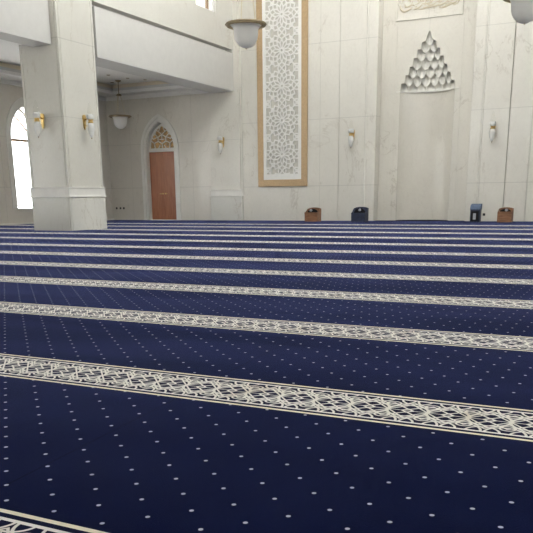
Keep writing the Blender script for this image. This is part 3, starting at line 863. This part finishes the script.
def paper(x, y, z, label):
    m = MB(); m.lathe([(0, -.04), (.034, -.03), (.042, .0), (.028, .03), (0, .036)], (0, 0, 0), 10)
    rnd = random.Random(x)
    for v in m.b.verts: v.co *= .8 + .4 * rnd.random()
    o = m.build('crumpled_paper', 'pale', smooth=True); o.location = (x, y, z)
    return tag(o, label, 'paper', 'papers left in the boxes')
paper(-9.28, 22.00, .335, 'crumpled pale paper in the brown box below the lattice panel')
b2 = book_box('book_box', 'navy book box with open arched top left of the prayer niche', 'box', (-7.70, 21.9, 0), .43, .31, .26, .43, 'navy_box', 'navy_box', 'low boxes along the back wall')
paper(-7.69, 22.01, .345, 'crumpled pale paper in the open navy box')
b4 = book_box('book_box', 'brown wooden book box right of the tall navy box', 'box', (-3.455, 21.95, 0), .37, .30, .29, .40, 'box_wood', 'box_wood', 'low boxes along the back wall')
paper(-3.425, 22.04, .335, 'crumpled pale paper in the brown box right of the tall navy box')
t = thing('stand_box', 'tall navy box with pale front panel right of the prayer niche', 'box', (-4.27, 22.0, 0), 0, 'low boxes along the back wall')
m = MB(); m.box(-.135, .135, 0, .24, 0, .36, .012); m.build('body', 'navy_box', t)
m = MB(); m.prism([(-.02, .36), (-.02, .34), (.26, .34), (.27, .49), (.20, .50), (.03, .46)], 'X', -.14, .14); m.build('lid', 'navy_trim', t)
MB().box(-.105, .105, -.006, .004, .03, .30, .004).build('front_recess', 'dark', t)
MB().box(-.05, .03, -.014, -.002, .07, .24, .006).build('front_panel', 'pale', t)

# ------------------------------------------------------------------ the rest of the hall, out of frame: gallery added for shade, roof with dome opening, side and rear walls
m = MB(); m.box(-12.3, 6.0, -8.0, GY, 3.6, 3.9)  # unseen slab put in to darken the near carpet
tag(m.build('ceiling_gallery_shade', 'ceiling'), 'unseen gallery slab added at the rear of the hall to shade the near carpet', 'ceiling', kind='structure')
DX0, DX1, DY0, DY1 = DOME
m = MB()
m.box(-13.2, 6.0, -8.0, DY0, HT, HT + .3); m.box(-13.2, 6.0, DY1, W + .9, HT, HT + .3); m.box(-13.2, DX0, DY0, DY1, HT, HT + .3); m.box(DX1, 6.0, DY0, DY1, HT, HT + .3)
tag(m.build('ceiling_nave', 'ceiling'), 'high ceiling of the hall round the open dome', 'ceiling', kind='structure')
m = MB()
m.box(5.7, 6.0, -8.0, W + .5, 0, RZ0); m.box(5.7, 6.0, -8.0, W + .5, RZ1, HT)
for y in (-7.2, -1.9, 3.4, 8.7, 14.0, 19.3): m.box(5.7, 6.0, y - 1.0, y + 1.0, RZ0, RZ1)  # gaps between these piers are openings added to light the hall
m.box(5.7, 6.0, 22.5, W + .5, RZ0, RZ1)
tag(m.build('wall_right', 'paint'), 'unseen side wall of the hall with openings added for light', 'wall', kind='structure')
m = MB(); m.box(-17.8, 6.0, -8.3, -8.0, 0, 4.6); m.box(-17.8, 6.0, -8.3, -8.0, 6.0, HT); m.box(-17.8, -11.6, -8.3, -8.0, 4.6, 6.0); m.box(4.6, 6.0, -8.3, -8.0, 4.6, 6.0)
for x in (-8.2, -4.4, -.6): m.box(x - .5, x + .5, -8.3, -8.0, 4.6, 6.0)  # high gaps left here are added to light the back wall
tag(m.build('wall_rear', 'paint'), 'unseen rear wall of the hall with high openings added for light', 'wall', kind='structure')

# ------------------------------------------------------------------ light
wd = bpy.data.worlds.new('daylight'); sc.world = wd; wd.use_nodes = True
nt = wd.node_tree; bg = nt.nodes['Background']
bg.inputs[1].default_value = WORLD
# overcast-white sky above, added brighter glow below the horizon to lift the aisle ceiling
tc = nt.nodes.new('ShaderNodeTexCoord'); sx = nt.nodes.new('ShaderNodeSeparateXYZ'); nt.links.new(tc.outputs['Generated'], sx.inputs[0])
mr = nt.nodes.new('ShaderNodeMapRange'); nt.links.new(sx.outputs[2], mr.inputs[0])
mr.inputs[1].default_value = -.06; mr.inputs[2].default_value = .06; mr.inputs[3].default_value = 0; mr.inputs[4].default_value = 1
mx = nt.nodes.new('ShaderNodeMix'); mx.data_type = 'RGBA'; nt.links.new(mr.outputs[0], mx.inputs[0])
mx.inputs[6].default_value = (UPLIGHT, UPLIGHT * .99, UPLIGHT * .96, 1); mx.inputs[7].default_value = (.98, 1.0, .99, 1)
nt.links.new(mx.outputs[2], bg.inputs[0])
def portal(name, loc, rot, sx, sy):
    l = bpy.data.lights.new(name, 'AREA'); l.shape = 'RECTANGLE'; l.size = sx; l.size_y = sy; l.cycles.is_portal = True
    o = bpy.data.objects.new(name, l); COL.objects.link(o); o.location = loc; o.rotation_euler = rot
for y in WYC: portal('window_portal', (XL - .33, y, 2.0), (0, -PI / 2, 0), 3.1, 1.2)
portal('dome_portal', ((DX0 + DX1) / 2, (DY0 + DY1) / 2, HT + .1), (0, 0, 0), DX1 - DX0, DY1 - DY0)
portal('rear_portal', (-3.5, -8.2, 5.3), (-PI / 2, 0, 0), 16.2, 1.4)
portal('side_portal', (5.85, 9.0, (RZ0 + RZ1) / 2), (0, PI / 2, 0), RZ1 - RZ0, 30)

# ------------------------------------------------------------------ camera
def look(yaw, pitch, roll):
    cy, sy, cp, sp = math.cos(yaw), math.sin(yaw), math.cos(pitch), math.sin(pitch)
    fwd = Vector((sy * cp, cy * cp, -sp)); right = Vector((cy, -sy, 0)); down = -right.cross(fwd)
    cr, sr = math.cos(roll), math.sin(roll)
    r2 = cr * right + sr * down; d2 = -sr * right + cr * down
    return Matrix((r2, -d2, -fwd)).transposed()
cd = bpy.data.cameras.new('camera'); co = bpy.data.objects.new('camera', cd); COL.objects.link(co)
F = 743.746
cd.sensor_width = 36; cd.sensor_fit = 'HORIZONTAL'; cd.lens = F / 533 * 36
cd.shift_y = (404.0463 - 266.5) / 533
co.matrix_world = Matrix.Translation((0, 0, .7)) @ look(-.4594, .2695, .0104).to_4x4()
cd.clip_start = .05; cd.clip_end = 200
sc.camera = co
vs = sc.view_settings
vs.view_transform = 'Standard'; vs.look = 'None'; vs.gamma = 1; vs.use_curve_mapping = False
vs.exposure = -0.69
